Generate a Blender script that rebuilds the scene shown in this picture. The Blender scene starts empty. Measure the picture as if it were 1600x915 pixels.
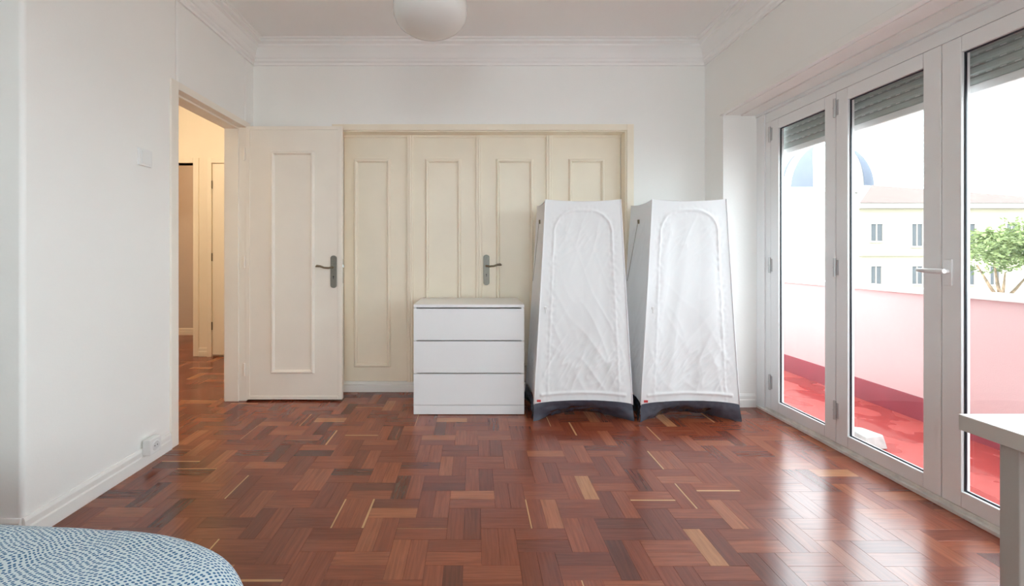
import bpy, bmesh, math, random
from mathutils import Vector, Matrix, noise

R = random.Random(7)
PI = math.pi
scene = bpy.context.scene
COL = scene.collection

# ------------------------------------------------------------------ camera, sky, exposure
F_PX = 660.0
CAM_H = 1.155
cam_d = bpy.data.cameras.new('camera')
cam_d.sensor_fit = 'HORIZONTAL'
cam_d.sensor_width = 36.0
cam_d.lens = 36.0 * F_PX / 1600.0
cam_d.shift_x = (800 - 740) / 1600.0
cam_d.shift_y = -(457.5 - 398) / 1600.0
cam_d.clip_start = 0.02
cam_d.clip_end = 500
cam = bpy.data.objects.new('camera', cam_d)
cam.location = (0, 0, CAM_H)
cam.rotation_euler = (PI / 2, 0, 0)
COL.objects.link(cam)
scene.camera = cam

world = bpy.data.worlds.new('sky')
scene.world = world
world.use_nodes = True
bg = world.node_tree.nodes['Background']
bg.inputs['Color'].default_value = (0.83, 0.94, 1.0, 1)
bg.inputs['Strength'].default_value = 5.0

sun_d = bpy.data.lights.new('sun', 'SUN')
sun_d.energy = 7.0
sun_d.color = (1.0, 0.95, 0.87)
sun_d.angle = 0.01
sun = bpy.data.objects.new('sun', sun_d)
sun.rotation_euler = Vector((0.80, 0.30, -0.52)).to_track_quat('-Z', 'Y').to_euler()
sun.location = (-10, -5, 12)
COL.objects.link(sun)

vs = scene.view_settings
vs.view_transform = 'Standard'
vs.look = 'None'
vs.gamma = 1.0
vs.use_curve_mapping = False
vs.exposure = 0.80
scene.cycles.max_bounces = 14
scene.cycles.diffuse_bounces = 10
scene.cycles.glossy_bounces = 5
scene.cycles.transmission_bounces = 8
scene.cycles.transparent_max_bounces = 16
scene.cycles.caustics_reflective = False
scene.cycles.caustics_refractive = False
scene.cycles.sample_clamp_indirect = 8.0
scene.cycles.use_denoising = True

# ------------------------------------------------------------------ room dimensions (metres)
XL, XR = -1.81, 1.90          # left and right wall faces
YB = 3.47                     # back wall face
YP = 3.57                     # closet door plane
YC = 1.694                    # left wall outer corner
YR = -2.60                    # rear wall face
XFAR = -3.20                  # far left wall of the wider half of the room
ZC = 2.88                     # ceiling
HEAD = 2.225                  # window and closet head
XW = 2.165                    # inner face of window sashes
XO = 2.33                     # outer wall face
WY0, WY1 = 0.80, 3.215        # window opening along y
VY0, VY1 = -2.45, 0.55        # unseen second balcony doors, added to brighten the room
XP = 3.20                     # balcony parapet face
ZB = -0.03                    # balcony floor

# ------------------------------------------------------------------ helpers
MATS = {}


def mat(name, color, rough=0.5, spec=0.5, metal=0.0, nscale=0.0, namp=0.0, bump=0.0, bscale=60.0, sheen=0.0,
        coat=0.0, trans=0.0):
    if name in MATS:
        return MATS[name]
    m = bpy.data.materials.new(name)
    m.use_nodes = True
    nt = m.node_tree
    b = nt.nodes['Principled BSDF']
    b.inputs['Base Color'].default_value = (*color, 1)
    b.inputs['Roughness'].default_value = rough
    b.inputs['Metallic'].default_value = metal
    b.inputs['Specular IOR Level'].default_value = spec
    b.inputs['Sheen Weight'].default_value = sheen
    b.inputs['Coat Weight'].default_value = coat
    tc = nt.nodes.new('ShaderNodeTexCoord')
    if namp > 0:
        n = nt.nodes.new('ShaderNodeTexNoise')
        n.inputs['Scale'].default_value = nscale
        n.inputs['Detail'].default_value = 3
        nt.links.new(tc.outputs['Object'], n.inputs['Vector'])
        r = nt.nodes.new('ShaderNodeValToRGB')
        r.color_ramp.elements[0].position = 0.3
        r.color_ramp.elements[1].position = 0.7
        r.color_ramp.elements[0].color = (*[c * (1 - namp) for c in color], 1)
        r.color_ramp.elements[1].color = (*[min(1, c * (1 + namp * 0.5)) for c in color], 1)
        nt.links.new(n.outputs['Fac'], r.inputs['Fac'])
        nt.links.new(r.outputs['Color'], b.inputs['Base Color'])
    if bump > 0:
        n2 = nt.nodes.new('ShaderNodeTexNoise')
        n2.inputs['Scale'].default_value = bscale
        n2.inputs['Detail'].default_value = 4
        nt.links.new(tc.outputs['Object'], n2.inputs['Vector'])
        bp = nt.nodes.new('ShaderNodeBump')
        bp.inputs['Strength'].default_value = bump
        bp.inputs['Distance'].default_value = 0.004
        nt.links.new(n2.outputs['Fac'], bp.inputs['Height'])
        nt.links.new(bp.outputs['Normal'], b.inputs['Normal'])
    if trans > 0:
        out = nt.nodes['Material Output']
        t = nt.nodes.new('ShaderNodeBsdfTranslucent')
        t.inputs['Color'].default_value = (*color, 1)
        mx = nt.nodes.new('ShaderNodeMixShader')
        mx.inputs[0].default_value = trans
        nt.links.new(b.outputs[0], mx.inputs[1])
        nt.links.new(t.outputs[0], mx.inputs[2])
        nt.links.new(mx.outputs[0], out.inputs[0])
    MATS[name] = m
    return m


class MB:
    """collects shapes, builds ONE mesh object"""

    def __init__(self):
        self.v, self.f, self.mi, self.cur = [], [], [], 0

    def add(self, vs_, fs_):
        o = len(self.v)
        self.v += [tuple(p) for p in vs_]
        for f in fs_:
            self.f.append(tuple(i + o for i in f))
            self.mi.append(self.cur)
        return self

    def box(self, x0, x1, y0, y1, z0, z1):
        x0, x1 = min(x0, x1), max(x0, x1)
        y0, y1 = min(y0, y1), max(y0, y1)
        z0, z1 = min(z0, z1), max(z0, z1)
        return self.add([(x0, y0, z0), (x1, y0, z0), (x1, y1, z0), (x0, y1, z0), (x0, y0, z1), (x1, y0, z1), (x1, y1, z1), (x0, y1, z1)],
                        [(0, 3, 2, 1), (4, 5, 6, 7), (0, 1, 5, 4), (1, 2, 6, 5), (2, 3, 7, 6), (3, 0, 4, 7)])

    def grid(self, P, nu, nv, closed_u=False, flip=False):
        vs_ = [P(i / (nu if closed_u else nu), j / nv) for j in range(nv + 1) for i in range(nu if closed_u else nu + 1)]
        w = nu if closed_u else nu + 1
        fs_ = []
        for j in range(nv):
            for i in range(nu):
                a, b = j * w + i, j * w + (i + 1) % w
                q = (a, b, b + w, a + w)
                fs_.append(q[::-1] if flip else q)
        return self.add(vs_, fs_)

    def lathe(self, prof, c=(0, 0, 0), n=32, caps=False):
        vs_ = [(c[0] + r * math.cos(2 * PI * i / n), c[1] + r * math.sin(2 * PI * i / n), c[2] + z) for r, z in prof for i in range(n)]
        fs_ = [(j * n + i, j * n + (i + 1) % n, (j + 1) * n + (i + 1) % n, (j + 1) * n + i) for j in range(len(prof) - 1) for i in range(n)]
        if caps:
            fs_.append(tuple(range(n))[::-1])
            fs_.append(tuple((len(prof) - 1) * n + i for i in range(n)))
        return self.add(vs_, fs_)

    def tube(self, pts, r, n=10, caps=True):
        pts = [Vector(p) for p in pts]
        rr = r if isinstance(r, (list, tuple)) else [r] * len(pts)
        vs_, prev = [], None
        for k, p in enumerate(pts):
            t = (pts[min(k + 1, len(pts) - 1)] - pts[max(k - 1, 0)]).normalized()
            if prev is None:
                a = t.orthogonal().normalized()
            else:
                a = (prev - t * prev.dot(t)).normalized()
            prev = a
            b = t.cross(a)
            for i in range(n):
                q = 2 * PI * i / n
                vs_.append(p + (a * math.cos(q) + b * math.sin(q)) * rr[k])
        fs_ = [(j * n + i, j * n + (i + 1) % n, (j + 1) * n + (i + 1) % n, (j + 1) * n + i) for j in range(len(pts) - 1) for i in range(n)]
        if caps:
            fs_.append(tuple(range(n))[::-1])
            fs_.append(tuple((len(pts) - 1) * n + i for i in range(n)))
        return self.add(vs_, fs_)

    def prism(self, poly, axis, a0, a1):
        """poly: list of 2D points in the plane normal to axis ('x': (y,z), 'y': (x,z), 'z': (x,y))"""
        def P(p, a):
            return {'x': (a, p[0], p[1]), 'y': (p[0], a, p[1]), 'z': (p[0], p[1], a)}[axis]
        n = len(poly)
        vs_ = [P(p, a0) for p in poly] + [P(p, a1) for p in poly]
        fs_ = [tuple(range(n)), tuple(range(2 * n - 1, n - 1, -1))] + [(i, i + n, (i + 1) % n + n, (i + 1) % n) for i in range(n)]
        return self.add(vs_, fs_)

    def build(self, name, m, parent=None, smooth=False, bevel=0.0, seg=2, loc=None, angle=40, fix=True):
        me = bpy.data.meshes.new(name)
        me.from_pydata(self.v, [], self.f)
        ms = m if isinstance(m, (list, tuple)) else [m]
        for q in ms:
            me.materials.append(q)
        if len(ms) > 1:
            me.polygons.foreach_set('material_index', self.mi)
        if fix:
            bm = bmesh.new()
            bm.from_mesh(me)
            bmesh.ops.recalc_face_normals(bm, faces=bm.faces[:])
            bm.to_mesh(me)
            bm.free()
        if smooth:
            me.shade_smooth()
        me.update()
        o = bpy.data.objects.new(name, me)
        COL.objects.link(o)
        if bevel > 0:
            md = o.modifiers.new('bevel', 'BEVEL')
            md.width = bevel
            md.segments = seg
            md.limit_method = 'ANGLE'
            md.angle_limit = math.radians(angle)
            me.shade_smooth()
            md.harden_normals = True
        if parent is not None:
            o.parent = parent
        if loc:
            o.location = loc
        return o


def tag(o, label=None, cat=None, group=None, kind=None):
    if label:
        o['label'] = label
    if cat:
        o['category'] = cat
    if group:
        o['group'] = group
    if kind:
        o['kind'] = kind
    return o


def empty(name, loc=(0, 0, 0), rz=0.0):
    o = bpy.data.objects.new(name, None)
    o.empty_display_size = 0.1
    o.location = loc
    o.rotation_euler = (0, 0, rz)
    COL.objects.link(o)
    return o


def struct(o, label):
    o['kind'] = 'structure'
    o['label'] = label
    return o


def px(x, y, Y):
    """world x, z of an image point at depth Y"""
    return (x - 740) * Y / F_PX, CAM_H + (398 - y) * Y / F_PX


# ------------------------------------------------------------------ materials
M_WALL = mat('wall_paint', (0.88, 0.875, 0.85), 0.75, 0.25, nscale=1.5, namp=0.02, bump=0.08, bscale=90)
M_CEIL = mat('ceiling_paint', (0.88, 0.875, 0.86), 0.8, 0.2, nscale=1.2, namp=0.02)
M_TRIM = mat('white_gloss_paint', (0.86, 0.85, 0.82), 0.38, 0.4, nscale=5, namp=0.015)
M_CREAM = mat('cream_gloss_paint', (0.88, 0.80, 0.66), 0.35, 0.4, nscale=4, namp=0.03)
M_DOOR = mat('door_paint', (0.87, 0.815, 0.73), 0.36, 0.4, nscale=4, namp=0.03)
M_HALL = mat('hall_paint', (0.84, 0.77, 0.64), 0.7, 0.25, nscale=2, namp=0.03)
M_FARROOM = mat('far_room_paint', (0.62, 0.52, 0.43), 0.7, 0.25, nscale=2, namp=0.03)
M_PVC = mat('window_plastic', (0.80, 0.80, 0.80), 0.32, 0.45)
M_HINGE = mat('satin_grey_hinge', (0.52, 0.52, 0.52), 0.35, metal=0.3)
M_GASKET = mat('black_rubber', (0.015, 0.02, 0.03), 0.5)
M_SILLD = mat('threshold_paint', (0.72, 0.70, 0.65), 0.55, nscale=14, namp=0.2)
M_METAL = mat('brushed_nickel', (0.23, 0.22, 0.19), 0.42, metal=0.5, nscale=80, namp=0.1)
M_BRONZE = mat('aged_brass', (0.20, 0.165, 0.11), 0.38, metal=0.6)
M_BLACK = mat('black_hole', (0.01, 0.01, 0.01), 0.6)
M_CHROME = mat('polished_steel', (0.75, 0.75, 0.74), 0.22, metal=1.0)
M_LAM = mat('white_laminate', (0.84, 0.85, 0.86), 0.30, 0.45, nscale=3, namp=0.01)
M_DARKGAP = mat('shadow_gap_board', (0.70, 0.70, 0.70), 0.6)
M_PLASTIC = mat('white_plastic', (0.82, 0.82, 0.81), 0.35)
M_GREYLEG = mat('grey_leg_paint', (0.42, 0.40, 0.37), 0.45)
M_DESK = mat('desk_white', (0.86, 0.85, 0.82), 0.35)
M_DESKEDGE = mat('desk_edge_band', (0.55, 0.52, 0.48), 0.45)
M_SHUTTER = mat('shutter_slat', (0.36, 0.39, 0.37), 0.5)
M_PINK = mat('pink_render', (0.66, 0.455, 0.45), 0.85, 0.2, nscale=2, namp=0.04, bump=0.15, bscale=120)
M_SKIRT = mat('crimson_skirting', (0.28, 0.05, 0.07), 0.5, nscale=3, namp=0.12)
M_COPING = mat('coping_stone', (0.72, 0.68, 0.66), 0.7, nscale=12, namp=0.12)
M_FACADE = mat('facade_render', (0.80, 0.78, 0.74), 0.85, 0.2)
M_OPAL = mat('opal_glass', (0.86, 0.85, 0.82), 0.12, 0.6, trans=0.3)
M_SHEET = mat('dark_subfloor', (0.06, 0.025, 0.015), 0.7)


def glass_material():
    m = bpy.data.materials.new('window_glass')
    m.use_nodes = True
    nt = m.node_tree
    nt.nodes.clear()
    out = nt.nodes.new('ShaderNodeOutputMaterial')
    t = nt.nodes.new('ShaderNodeBsdfTransparent')
    t.inputs[0].default_value = (0.985, 0.995, 0.99, 1)
    g = nt.nodes.new('ShaderNodeBsdfGlossy')
    g.inputs['Roughness'].default_value = 0.0
    fr = nt.nodes.new('ShaderNodeFresnel')
    geo = nt.nodes.new('ShaderNodeNewGeometry')
    ior = nt.nodes.new('ShaderNodeMapRange')      # same reflectance on the way in and on the way out of the pane
    ior.inputs[3].default_value = 1.33
    ior.inputs[4].default_value = 1 / 1.33
    nt.links.new(geo.outputs['Backfacing'], ior.inputs[0])
    nt.links.new(ior.outputs[0], fr.inputs['IOR'])
    mx = nt.nodes.new('ShaderNodeMixShader')
    nt.links.new(fr.outputs[0], mx.inputs[0])
    nt.links.new(t.outputs[0], mx.inputs[1])
    nt.links.new(g.outputs[0], mx.inputs[2])
    nt.links.new(mx.outputs[0], out.inputs[0])
    return m


M_GLASS = glass_material()


def wood_material(name, attr_type):
    """one hardwood block: tone in [0,1] read per object or per vertex; grain along u"""
    m = bpy.data.materials.new(name)
    m.use_nodes = True
    nt = m.node_tree
    N, L = nt.nodes.new, nt.links.new
    b = nt.nodes['Principled BSDF']
    at = N('ShaderNodeAttribute')
    at.attribute_type = attr_type
    at.attribute_name = 'tone'
    uv = N('ShaderNodeUVMap')
    uv.uv_map = 'grain'
    off = N('ShaderNodeMath'); off.operation = 'MULTIPLY'; off.inputs[1].default_value = 157.0
    L(at.outputs['Fac'], off.inputs[0])
    comb = N('ShaderNodeCombineXYZ')
    L(off.outputs[0], comb.inputs[0]); L(off.outputs[0], comb.inputs[1])
    add = N('ShaderNodeVectorMath'); add.operation = 'ADD'
    L(uv.outputs[0], add.inputs[0]); L(comb.outputs[0], add.inputs[1])
    mp = N('ShaderNodeMapping')
    mp.inputs['Scale'].default_value = (6, 95, 1)
    L(add.outputs[0], mp.inputs['Vector'])
    n1 = N('ShaderNodeTexNoise')
    n1.inputs['Scale'].default_value = 1.0
    n1.inputs['Detail'].default_value = 5
    n1.inputs['Distortion'].default_value = 0.6
    L(mp.outputs[0], n1.inputs['Vector'])
    ramp = N('ShaderNodeValToRGB')
    cr = ramp.color_ramp
    cr.elements[0].position = 0.0
    cr.elements[0].color = (0.100, 0.026, 0.016, 1)
    cr.elements[1].position = 1.0
    cr.elements[1].color = (0.38, 0.165, 0.075, 1)
    for p, c in ((0.22, (0.150, 0.034, 0.018)), (0.5, (0.205, 0.048, 0.023)), (0.75, (0.255, 0.067, 0.031)), (0.93, (0.31, 0.100, 0.046))):
        e = cr.elements.new(p)
        e.color = (*c, 1)
    L(at.outputs['Fac'], ramp.inputs['Fac'])
    # grain darkens and lightens
    gr = N('ShaderNodeMapRange')
    gr.inputs[1].default_value = 0.3; gr.inputs[2].default_value = 0.7
    gr.inputs[3].default_value = 0.78; gr.inputs[4].default_value = 1.16
    L(n1.outputs['Fac'], gr.inputs[0])
    mul = N('ShaderNodeMix'); mul.data_type = 'RGBA'; mul.blend_type = 'MULTIPLY'
    mul.inputs[0].default_value = 1.0
    L(ramp.outputs[0], mul.inputs[6])
    L(gr.outputs[0], mul.inputs[7])
    # sapwood sliver along one long edge of some blocks
    sep = N('ShaderNodeSeparateXYZ'); L(uv.outputs[0], sep.inputs[0])
    fr = N('ShaderNodeMath'); fr.operation = 'MULTIPLY'; fr.inputs[1].default_value = 37.31
    L(at.outputs['Fac'], fr.inputs[0])
    fr2 = N('ShaderNodeMath'); fr2.operation = 'FRACT'; L(fr.outputs[0], fr2.inputs[0])
    wid = N('ShaderNodeMapRange')
    wid.inputs[1].default_value = 0.93; wid.inputs[2].default_value = 1.0
    wid.inputs[3].default_value = 0.0; wid.inputs[4].default_value = 0.011
    L(fr2.outputs[0], wid.inputs[0])
    lt = N('ShaderNodeMath'); lt.operation = 'LESS_THAN'
    L(sep.outputs[1], lt.inputs[0]); L(wid.outputs[0], lt.inputs[1])
    sap = N('ShaderNodeMix'); sap.data_type = 'RGBA'
    L(lt.outputs[0], sap.inputs[0])
    L(mul.outputs[2], sap.inputs[6])
    sap.inputs[7].default_value = (0.50, 0.26, 0.12, 1)
    L(sap.outputs[2], b.inputs['Base Color'])
    # worn varnish
    tc = N('ShaderNodeTexCoord')
    geo = N('ShaderNodeNewGeometry')
    n2 = N('ShaderNodeTexNoise')
    n2.inputs['Scale'].default_value = 2.5
    n2.inputs['Detail'].default_value = 1.5
    L(geo.outputs['Position'], n2.inputs['Vector'])
    rr = N('ShaderNodeMapRange')
    rr.inputs[1].default_value = 0.3; rr.inputs[2].default_value = 0.7
    rr.inputs[3].default_value = 0.18; rr.inputs[4].default_value = 0.25
    L(n2.outputs['Fac'], rr.inputs[0])
    L(rr.outputs[0], b.inputs['Roughness'])
    b.inputs['Specular IOR Level'].default_value = 0.7
    bp = N('ShaderNodeBump'); bp.inputs['Strength'].default_value = 0.12; bp.inputs['Distance'].default_value = 0.001
    L(n1.outputs['Fac'], bp.inputs['Height'])
    L(bp.outputs[0], b.inputs['Normal'])
    return m


M_WOOD_OBJ = wood_material('parquet_wood', 'OBJECT')
M_WOOD_GEO = wood_material('parquet_wood_field', 'GEOMETRY')


def tent_material():
    m = mat('white_tent_fabric', (0.92, 0.93, 0.94), 0.6, 0.3, bump=0.05, bscale=300, sheen=0.1, trans=0.2)
    return m


M_TENT = tent_material()
M_TENTDARK = mat('dark_plastic_sheet', (0.05, 0.06, 0.085), 0.25, 0.8, bump=1.0, bscale=18)
M_RED = mat('red_tag', (0.55, 0.05, 0.05), 0.6)


def duvet_material():
    m = bpy.data.materials.new('blue_dotted_cotton')
    m.use_nodes = True
    nt = m.node_tree
    N, L = nt.nodes.new, nt.links.new
    b = nt.nodes['Principled BSDF']
    b.inputs['Roughness'].default_value = 0.85
    b.inputs['Specular IOR Level'].default_value = 0.15
    tc = N('ShaderNodeTexCoord')
    n = N('ShaderNodeTexNoise'); n.inputs['Scale'].default_value = 5.5; n.inputs['Detail'].default_value = 1.0
    L(tc.outputs['Object'], n.inputs['Vector'])
    sub = N('ShaderNodeVectorMath'); sub.operation = 'SUBTRACT'; sub.inputs[1].default_value = (0.5, 0.5, 0.5)
    L(n.outputs['Color'], sub.inputs[0])
    sc = N('ShaderNodeVectorMath'); sc.operation = 'SCALE'; sc.inputs['Scale'].default_value = 0.075
    L(sub.outputs[0], sc.inputs[0])
    ad = N('ShaderNodeVectorMath'); ad.operation = 'ADD'
    L(tc.outputs['Object'], ad.inputs[0]); L(sc.outputs[0], ad.inputs[1])
    mp = N('ShaderNodeMapping'); mp.inputs['Scale'].default_value = (92, 138, 92); mp.inputs['Rotation'].default_value = (0, 0, 0.5)
    L(ad.outputs[0], mp.inputs['Vector'])
    # keep the pattern a print on the surface: 2D voronoi on xy
    v = N('ShaderNodeTexVoronoi'); v.voronoi_dimensions = '2D'; v.inputs['Randomness'].default_value = 0.35
    v.inputs['Scale'].default_value = 1.0
    L(mp.outputs[0], v.inputs['Vector'])
    r = N('ShaderNodeValToRGB')
    r.color_ramp.elements[0].position = 0.27; r.color_ramp.elements[0].color = (0.045, 0.16, 0.33, 1)
    r.color_ramp.elements[1].position = 0.36; r.color_ramp.elements[1].color = (0.68, 0.79, 0.83, 1)
    L(v.outputs['Distance'], r.inputs['Fac'])
    L(r.outputs[0], b.inputs['Base Color'])
    return m


M_DUVET = duvet_material()


def balcony_floor_material():
    m = bpy.data.materials.new('wet_red_floor_paint')
    m.use_nodes = True
    nt = m.node_tree
    N, L = nt.nodes.new, nt.links.new
    b = nt.nodes['Principled BSDF']
    tc = N('ShaderNodeTexCoord')
    n = N('ShaderNodeTexNoise'); n.inputs['Scale'].default_value = 3.2; n.inputs['Detail'].default_value = 2.5
    L(tc.outputs['Object'], n.inputs['Vector'])
    r = N('ShaderNodeMapRange'); r.inputs[1].default_value = 0.47; r.inputs[2].default_value = 0.53
    r.inputs[3].default_value = 0.45; r.inputs[4].default_value = 0.06
    L(n.outputs['Fac'], r.inputs[0]); L(r.outputs[0], b.inputs['Roughness'])
    c = N('ShaderNodeValToRGB')
    c.color_ramp.elements[0].position = 0.46; c.color_ramp.elements[0].color = (0.36, 0.060, 0.052, 1)
    c.color_ramp.elements[1].position = 0.54; c.color_ramp.elements[1].color = (0.29, 0.042, 0.037, 1)
    L(n.outputs['Fac'], c.inputs['Fac']); L(c.outputs[0], b.inputs['Base Color'])
    return m


M_REDFLOOR = balcony_floor_material()

# ------------------------------------------------------------------ room shell
T = 0.155
m = MB()
m.box(XL - T, XL, YC, 2.575, 0, ZC)
m.box(XL - T, XL, 2.575, 3.345, 2.165, ZC)
m.box(XL - T, XL, 3.345, 4.82, 0, ZC)
wall_left = struct(m.build('wall_left', M_WALL, bevel=0.018, seg=4), 'white plastered side wall with the doorway to the hall')

m = MB()
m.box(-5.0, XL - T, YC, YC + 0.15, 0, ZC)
struct(m.build('wall_front_left', mat('shaded_wall_paint', (0.60, 0.61, 0.585), 0.75, 0.25)), 'white wall face with its shade painted in, turning away at the left edge beside the bed')  # the shade on this white wall is put into its grey colour
m = MB()
m.box(XFAR - 0.15, XFAR, YR - 0.15, YC, 0, ZC)
struct(m.build('wall_far_left', M_WALL), 'white wall behind the bed at the far left')

CX0, CX1 = -1.115, 1.262      # closet opening
m = MB()
m.box(XL, CX0, YB, YP + 0.05, 0, ZC)
m.box(CX0, CX1, YB, YP + 0.05, HEAD - 0.035, ZC)
m.box(CX1, XR, YB, YP + 0.05, 0, ZC)
m.box(XL, XR, YP + 0.05, YP + 0.12, 0, ZC)
struct(m.build('wall_back', M_WALL), 'white back wall around the built-in closet')

m = MB()
m.box(XR, XO, WY1, 9.0, 0, ZC)
m.box(XR, XO, WY0, WY1, HEAD, ZC)
m.box(XR, XO, VY1, WY0, 0, ZC)
m.box(XR, XO, VY0, VY1, HEAD, ZC)
m.box(XR, XO, -9.0, VY0, 0, ZC)
struct(m.build('wall_right', M_WALL), 'white wall above and beside the folding balcony doors')

RWX0, RWX1, RWZ0, RWZ1 = -1.0, 1.4, 0.85, 2.4   # unseen rear window, added for more light from behind the camera
m = MB()
m.box(XFAR - 0.15, RWX0, YR - 0.25, YR, 0, ZC)
m.box(RWX1, XR, YR - 0.25, YR, 0, ZC)
m.box(RWX0, RWX1, YR - 0.25, YR, 0, RWZ0)
m.box(RWX0, RWX1, YR - 0.25, YR, RWZ1, ZC)
struct(m.build('wall_rear', M_WALL), 'white wall behind the viewpoint with the opening of the added window')
w2 = struct(empty('window_added_rear', ((RWX0 + RWX1) / 2, YR - 0.12, RWZ0)), 'unseen white window behind the viewpoint, added to light the room')
hw = (RWX1 - RWX0) / 2
hh = RWZ1 - RWZ0
m = MB()
m.box(-hw, hw, -0.03, 0.03, 0, 0.06).box(-hw, hw, -0.03, 0.03, hh - 0.06, hh)
for xx in (-hw, -hw / 3 - 0.03, hw / 3 - 0.03, hw - 0.06):
    m.box(xx, xx + 0.06, -0.03, 0.03, 0.06, hh - 0.06)
m.build('window_frame', M_PVC, w2)
for k in range(3):
    x0 = -hw + 0.06 + k * (2 * hw - 0.06) / 3
    MB().box(x0, x0 + (2 * hw - 0.06) / 3 - 0.06, -0.004, 0.004, 0.06, hh - 0.06).build('pane', M_GLASS, w2)

w3 = struct(empty('window_added_side', (XW, (VY0 + VY1) / 2, 0)), 'unseen white glass doors behind the viewpoint, added to let in more daylight')  # unseen glazing added as an extra daylight source
hv = (VY1 - VY0) / 2
m = MB()
m.box(0, 0.07, -hv, hv, 0.0, 0.10).box(0, 0.07, -hv, hv, HEAD - 0.10, HEAD)
for yy in (-hv, -hv / 2 - 0.035, -0.07, hv / 2 - 0.07, hv - 0.14):
    m.box(0, 0.07, yy, yy + 0.14, 0.10, HEAD - 0.10)
m.build('window_frame', M_PVC, w3)
for ya, yb in ((-hv + 0.14, -hv / 2 - 0.035), (-hv / 2 + 0.105, -0.07), (0.07, hv / 2 - 0.07), (hv / 2 + 0.07, hv - 0.14)):
    MB().box(0.02, 0.03, ya, yb, 0.10, HEAD - 0.10).build('pane', M_GLASS, w3)

m = MB()
m.box(XFAR - 0.15, XO, YR - 0.25, 7.0, ZC, ZC + 0.25)
m.box(-5.0, XFAR - 0.15, YC, 7.0, ZC, ZC + 0.25)
struct(m.build('ceiling', M_CEIL), 'plain white ceiling')

# storeys above and the rest of the street front of this house
m = MB()
m.box(XR, XO, -9, 9, ZC, 7.5)
m.box(XR, XO, -9, 9, -7, ZB - 0.2)
struct(m.build('wall_street_front', M_FACADE), 'outer street front of the house')

# unseen block added to keep the sun out of the rear window
struct(MB().box(-9.0, XFAR - 0.15, -9.0, YR - 0.25, -7, 9.0).build('wall_sun_blocker', M_FACADE), 'unseen block behind the viewpoint, added to stop the sun')

# hall beyond the doorway
HX1 = XL - T
m = MB()
m.box(-5.0, -4.1, 4.82, 4.94, 0, ZC)
m.box(-4.1, -3.19, 4.82, 4.94, 2.20, ZC)
m.box(-3.19, HX1, 4.82, 4.94, 0, ZC)
struct(m.build('wall_hall_back', M_HALL), 'cream hall wall seen through the doorway')
struct(MB().box(-5.0, -4.85, YC + 0.15, 4.82, 0, ZC).build('wall_hall_left', M_HALL), 'cream far wall of the hall')
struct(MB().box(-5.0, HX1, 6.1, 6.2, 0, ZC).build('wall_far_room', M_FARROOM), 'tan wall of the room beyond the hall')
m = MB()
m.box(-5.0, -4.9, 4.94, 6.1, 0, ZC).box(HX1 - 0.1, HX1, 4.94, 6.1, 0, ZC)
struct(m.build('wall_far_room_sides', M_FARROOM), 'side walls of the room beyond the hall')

# ------------------------------------------------------------------ parquet floor
BW, BL = 0.0712, 0.2112
W2, L3 = 2 * BW, BL + 0.0008
OX, OY = 0.173, 1.643          # corner shared by a lying and a standing pair
GAP = 0.0005
TH = 0.012
floor = struct(MB().box(XFAR, 2.145, YR, YP, -0.05, -TH).build('floor', M_SHEET), 'glossy red brown parquet floor laid in double herringbone pairs')
blocks = []
REG = [(XL - T, 2.145, YR, YP), (XFAR, XL - T, YR, YC), (-4.85, XL - T, YC + 0.15, 6.1)]


def clipped(x0, x1, y0, y1):
    out = []
    for rx0, rx1, ry0, ry1 in REG:
        a, b, c, d = max(x0, rx0), min(x1, rx1), max(y0, ry0), min(y1, ry1)
        if b - a > 0.004 and d - c > 0.004:
            out.append((a, b, c, d))
    return out


for i in range(-60, 61):
    for j in range(-30, 31):
        hx, hy = OX + i * W2 + j * L3, OY - i * W2 + j * L3
        if not (-5.5 < hx < 3 and -3.2 < hy < 6.8):
            continue
        for q in range(2):
            blocks.append(('H', hx, hx + L3, hy + q * BW, hy + (q + 1) * BW))
            blocks.append(('V', hx + q * BW, hx + (q + 1) * BW, hy - L3, hy))


def seen_size(x0, x1, y0, y1):
    cx, cy = (x0 + x1) / 2, (y0 + y1) / 2
    if cy < 1.2:
        return 0
    u, v = 740 + cx * F_PX / cy, 398 + CAM_H * F_PX / cy
    if not (0 < u < 1600 and v < 930):
        return 0
    if u < 395 and v > 812 + 0.0004 * u * u:
        return 0
    if u > 1560 and v > 650:
        return 0
    if cx < XL or (cy > 2.93 and cx > -0.45) or cy > 3.3:
        return 0
    return (x1 - x0) * (y1 - y0) / cy ** 3


pieces = []
for kind, x0, x1, y0, y1 in blocks:
    for c in clipped(x0, x1, y0, y1):
        pieces.append((seen_size(*c), kind, c, (x0, x1, y0, y1)))
pieces.sort(key=lambda p: -p[0])


def tone():
    r = R.random()
    if r < 0.014:
        return 0.96 + 0.04 * R.random()
    return min(0.93, max(0.02, R.gauss(0.50, 0.22)))


def block_mesh(name, w, l, material):
    me = bpy.data.meshes.new(name)
    g, ch = GAP / 2, 0.0004
    x0, x1, y0, y1 = -l / 2 + g, l / 2 - g, -w / 2 + g, w / 2 - g
    vv = [(x0, y0, -TH), (x1, y0, -TH), (x1, y1, -TH), (x0, y1, -TH), (x0, y0, -ch), (x1, y0, -ch), (x1, y1, -ch), (x0, y1, -ch),
          (x0 + ch, y0 + ch, 0), (x1 - ch, y0 + ch, 0), (x1 - ch, y1 - ch, 0), (x0 + ch, y1 - ch, 0)]
    ff = [(0, 1, 5, 4), (1, 2, 6, 5), (2, 3, 7, 6), (3, 0, 4, 7), (4, 5, 9, 8), (5, 6, 10, 9), (6, 7, 11, 10), (7, 4, 8, 11), (8, 9, 10, 11)]
    me.from_pydata(vv, [], ff)
    ul = me.uv_layers.new(name='grain')
    for lp in me.loops:
        p = me.vertices[lp.vertex_index].co
        ul.data[lp.index].uv = (p.x + l / 2, p.y + w / 2)
    me.materials.append(material)
    return me


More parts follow.
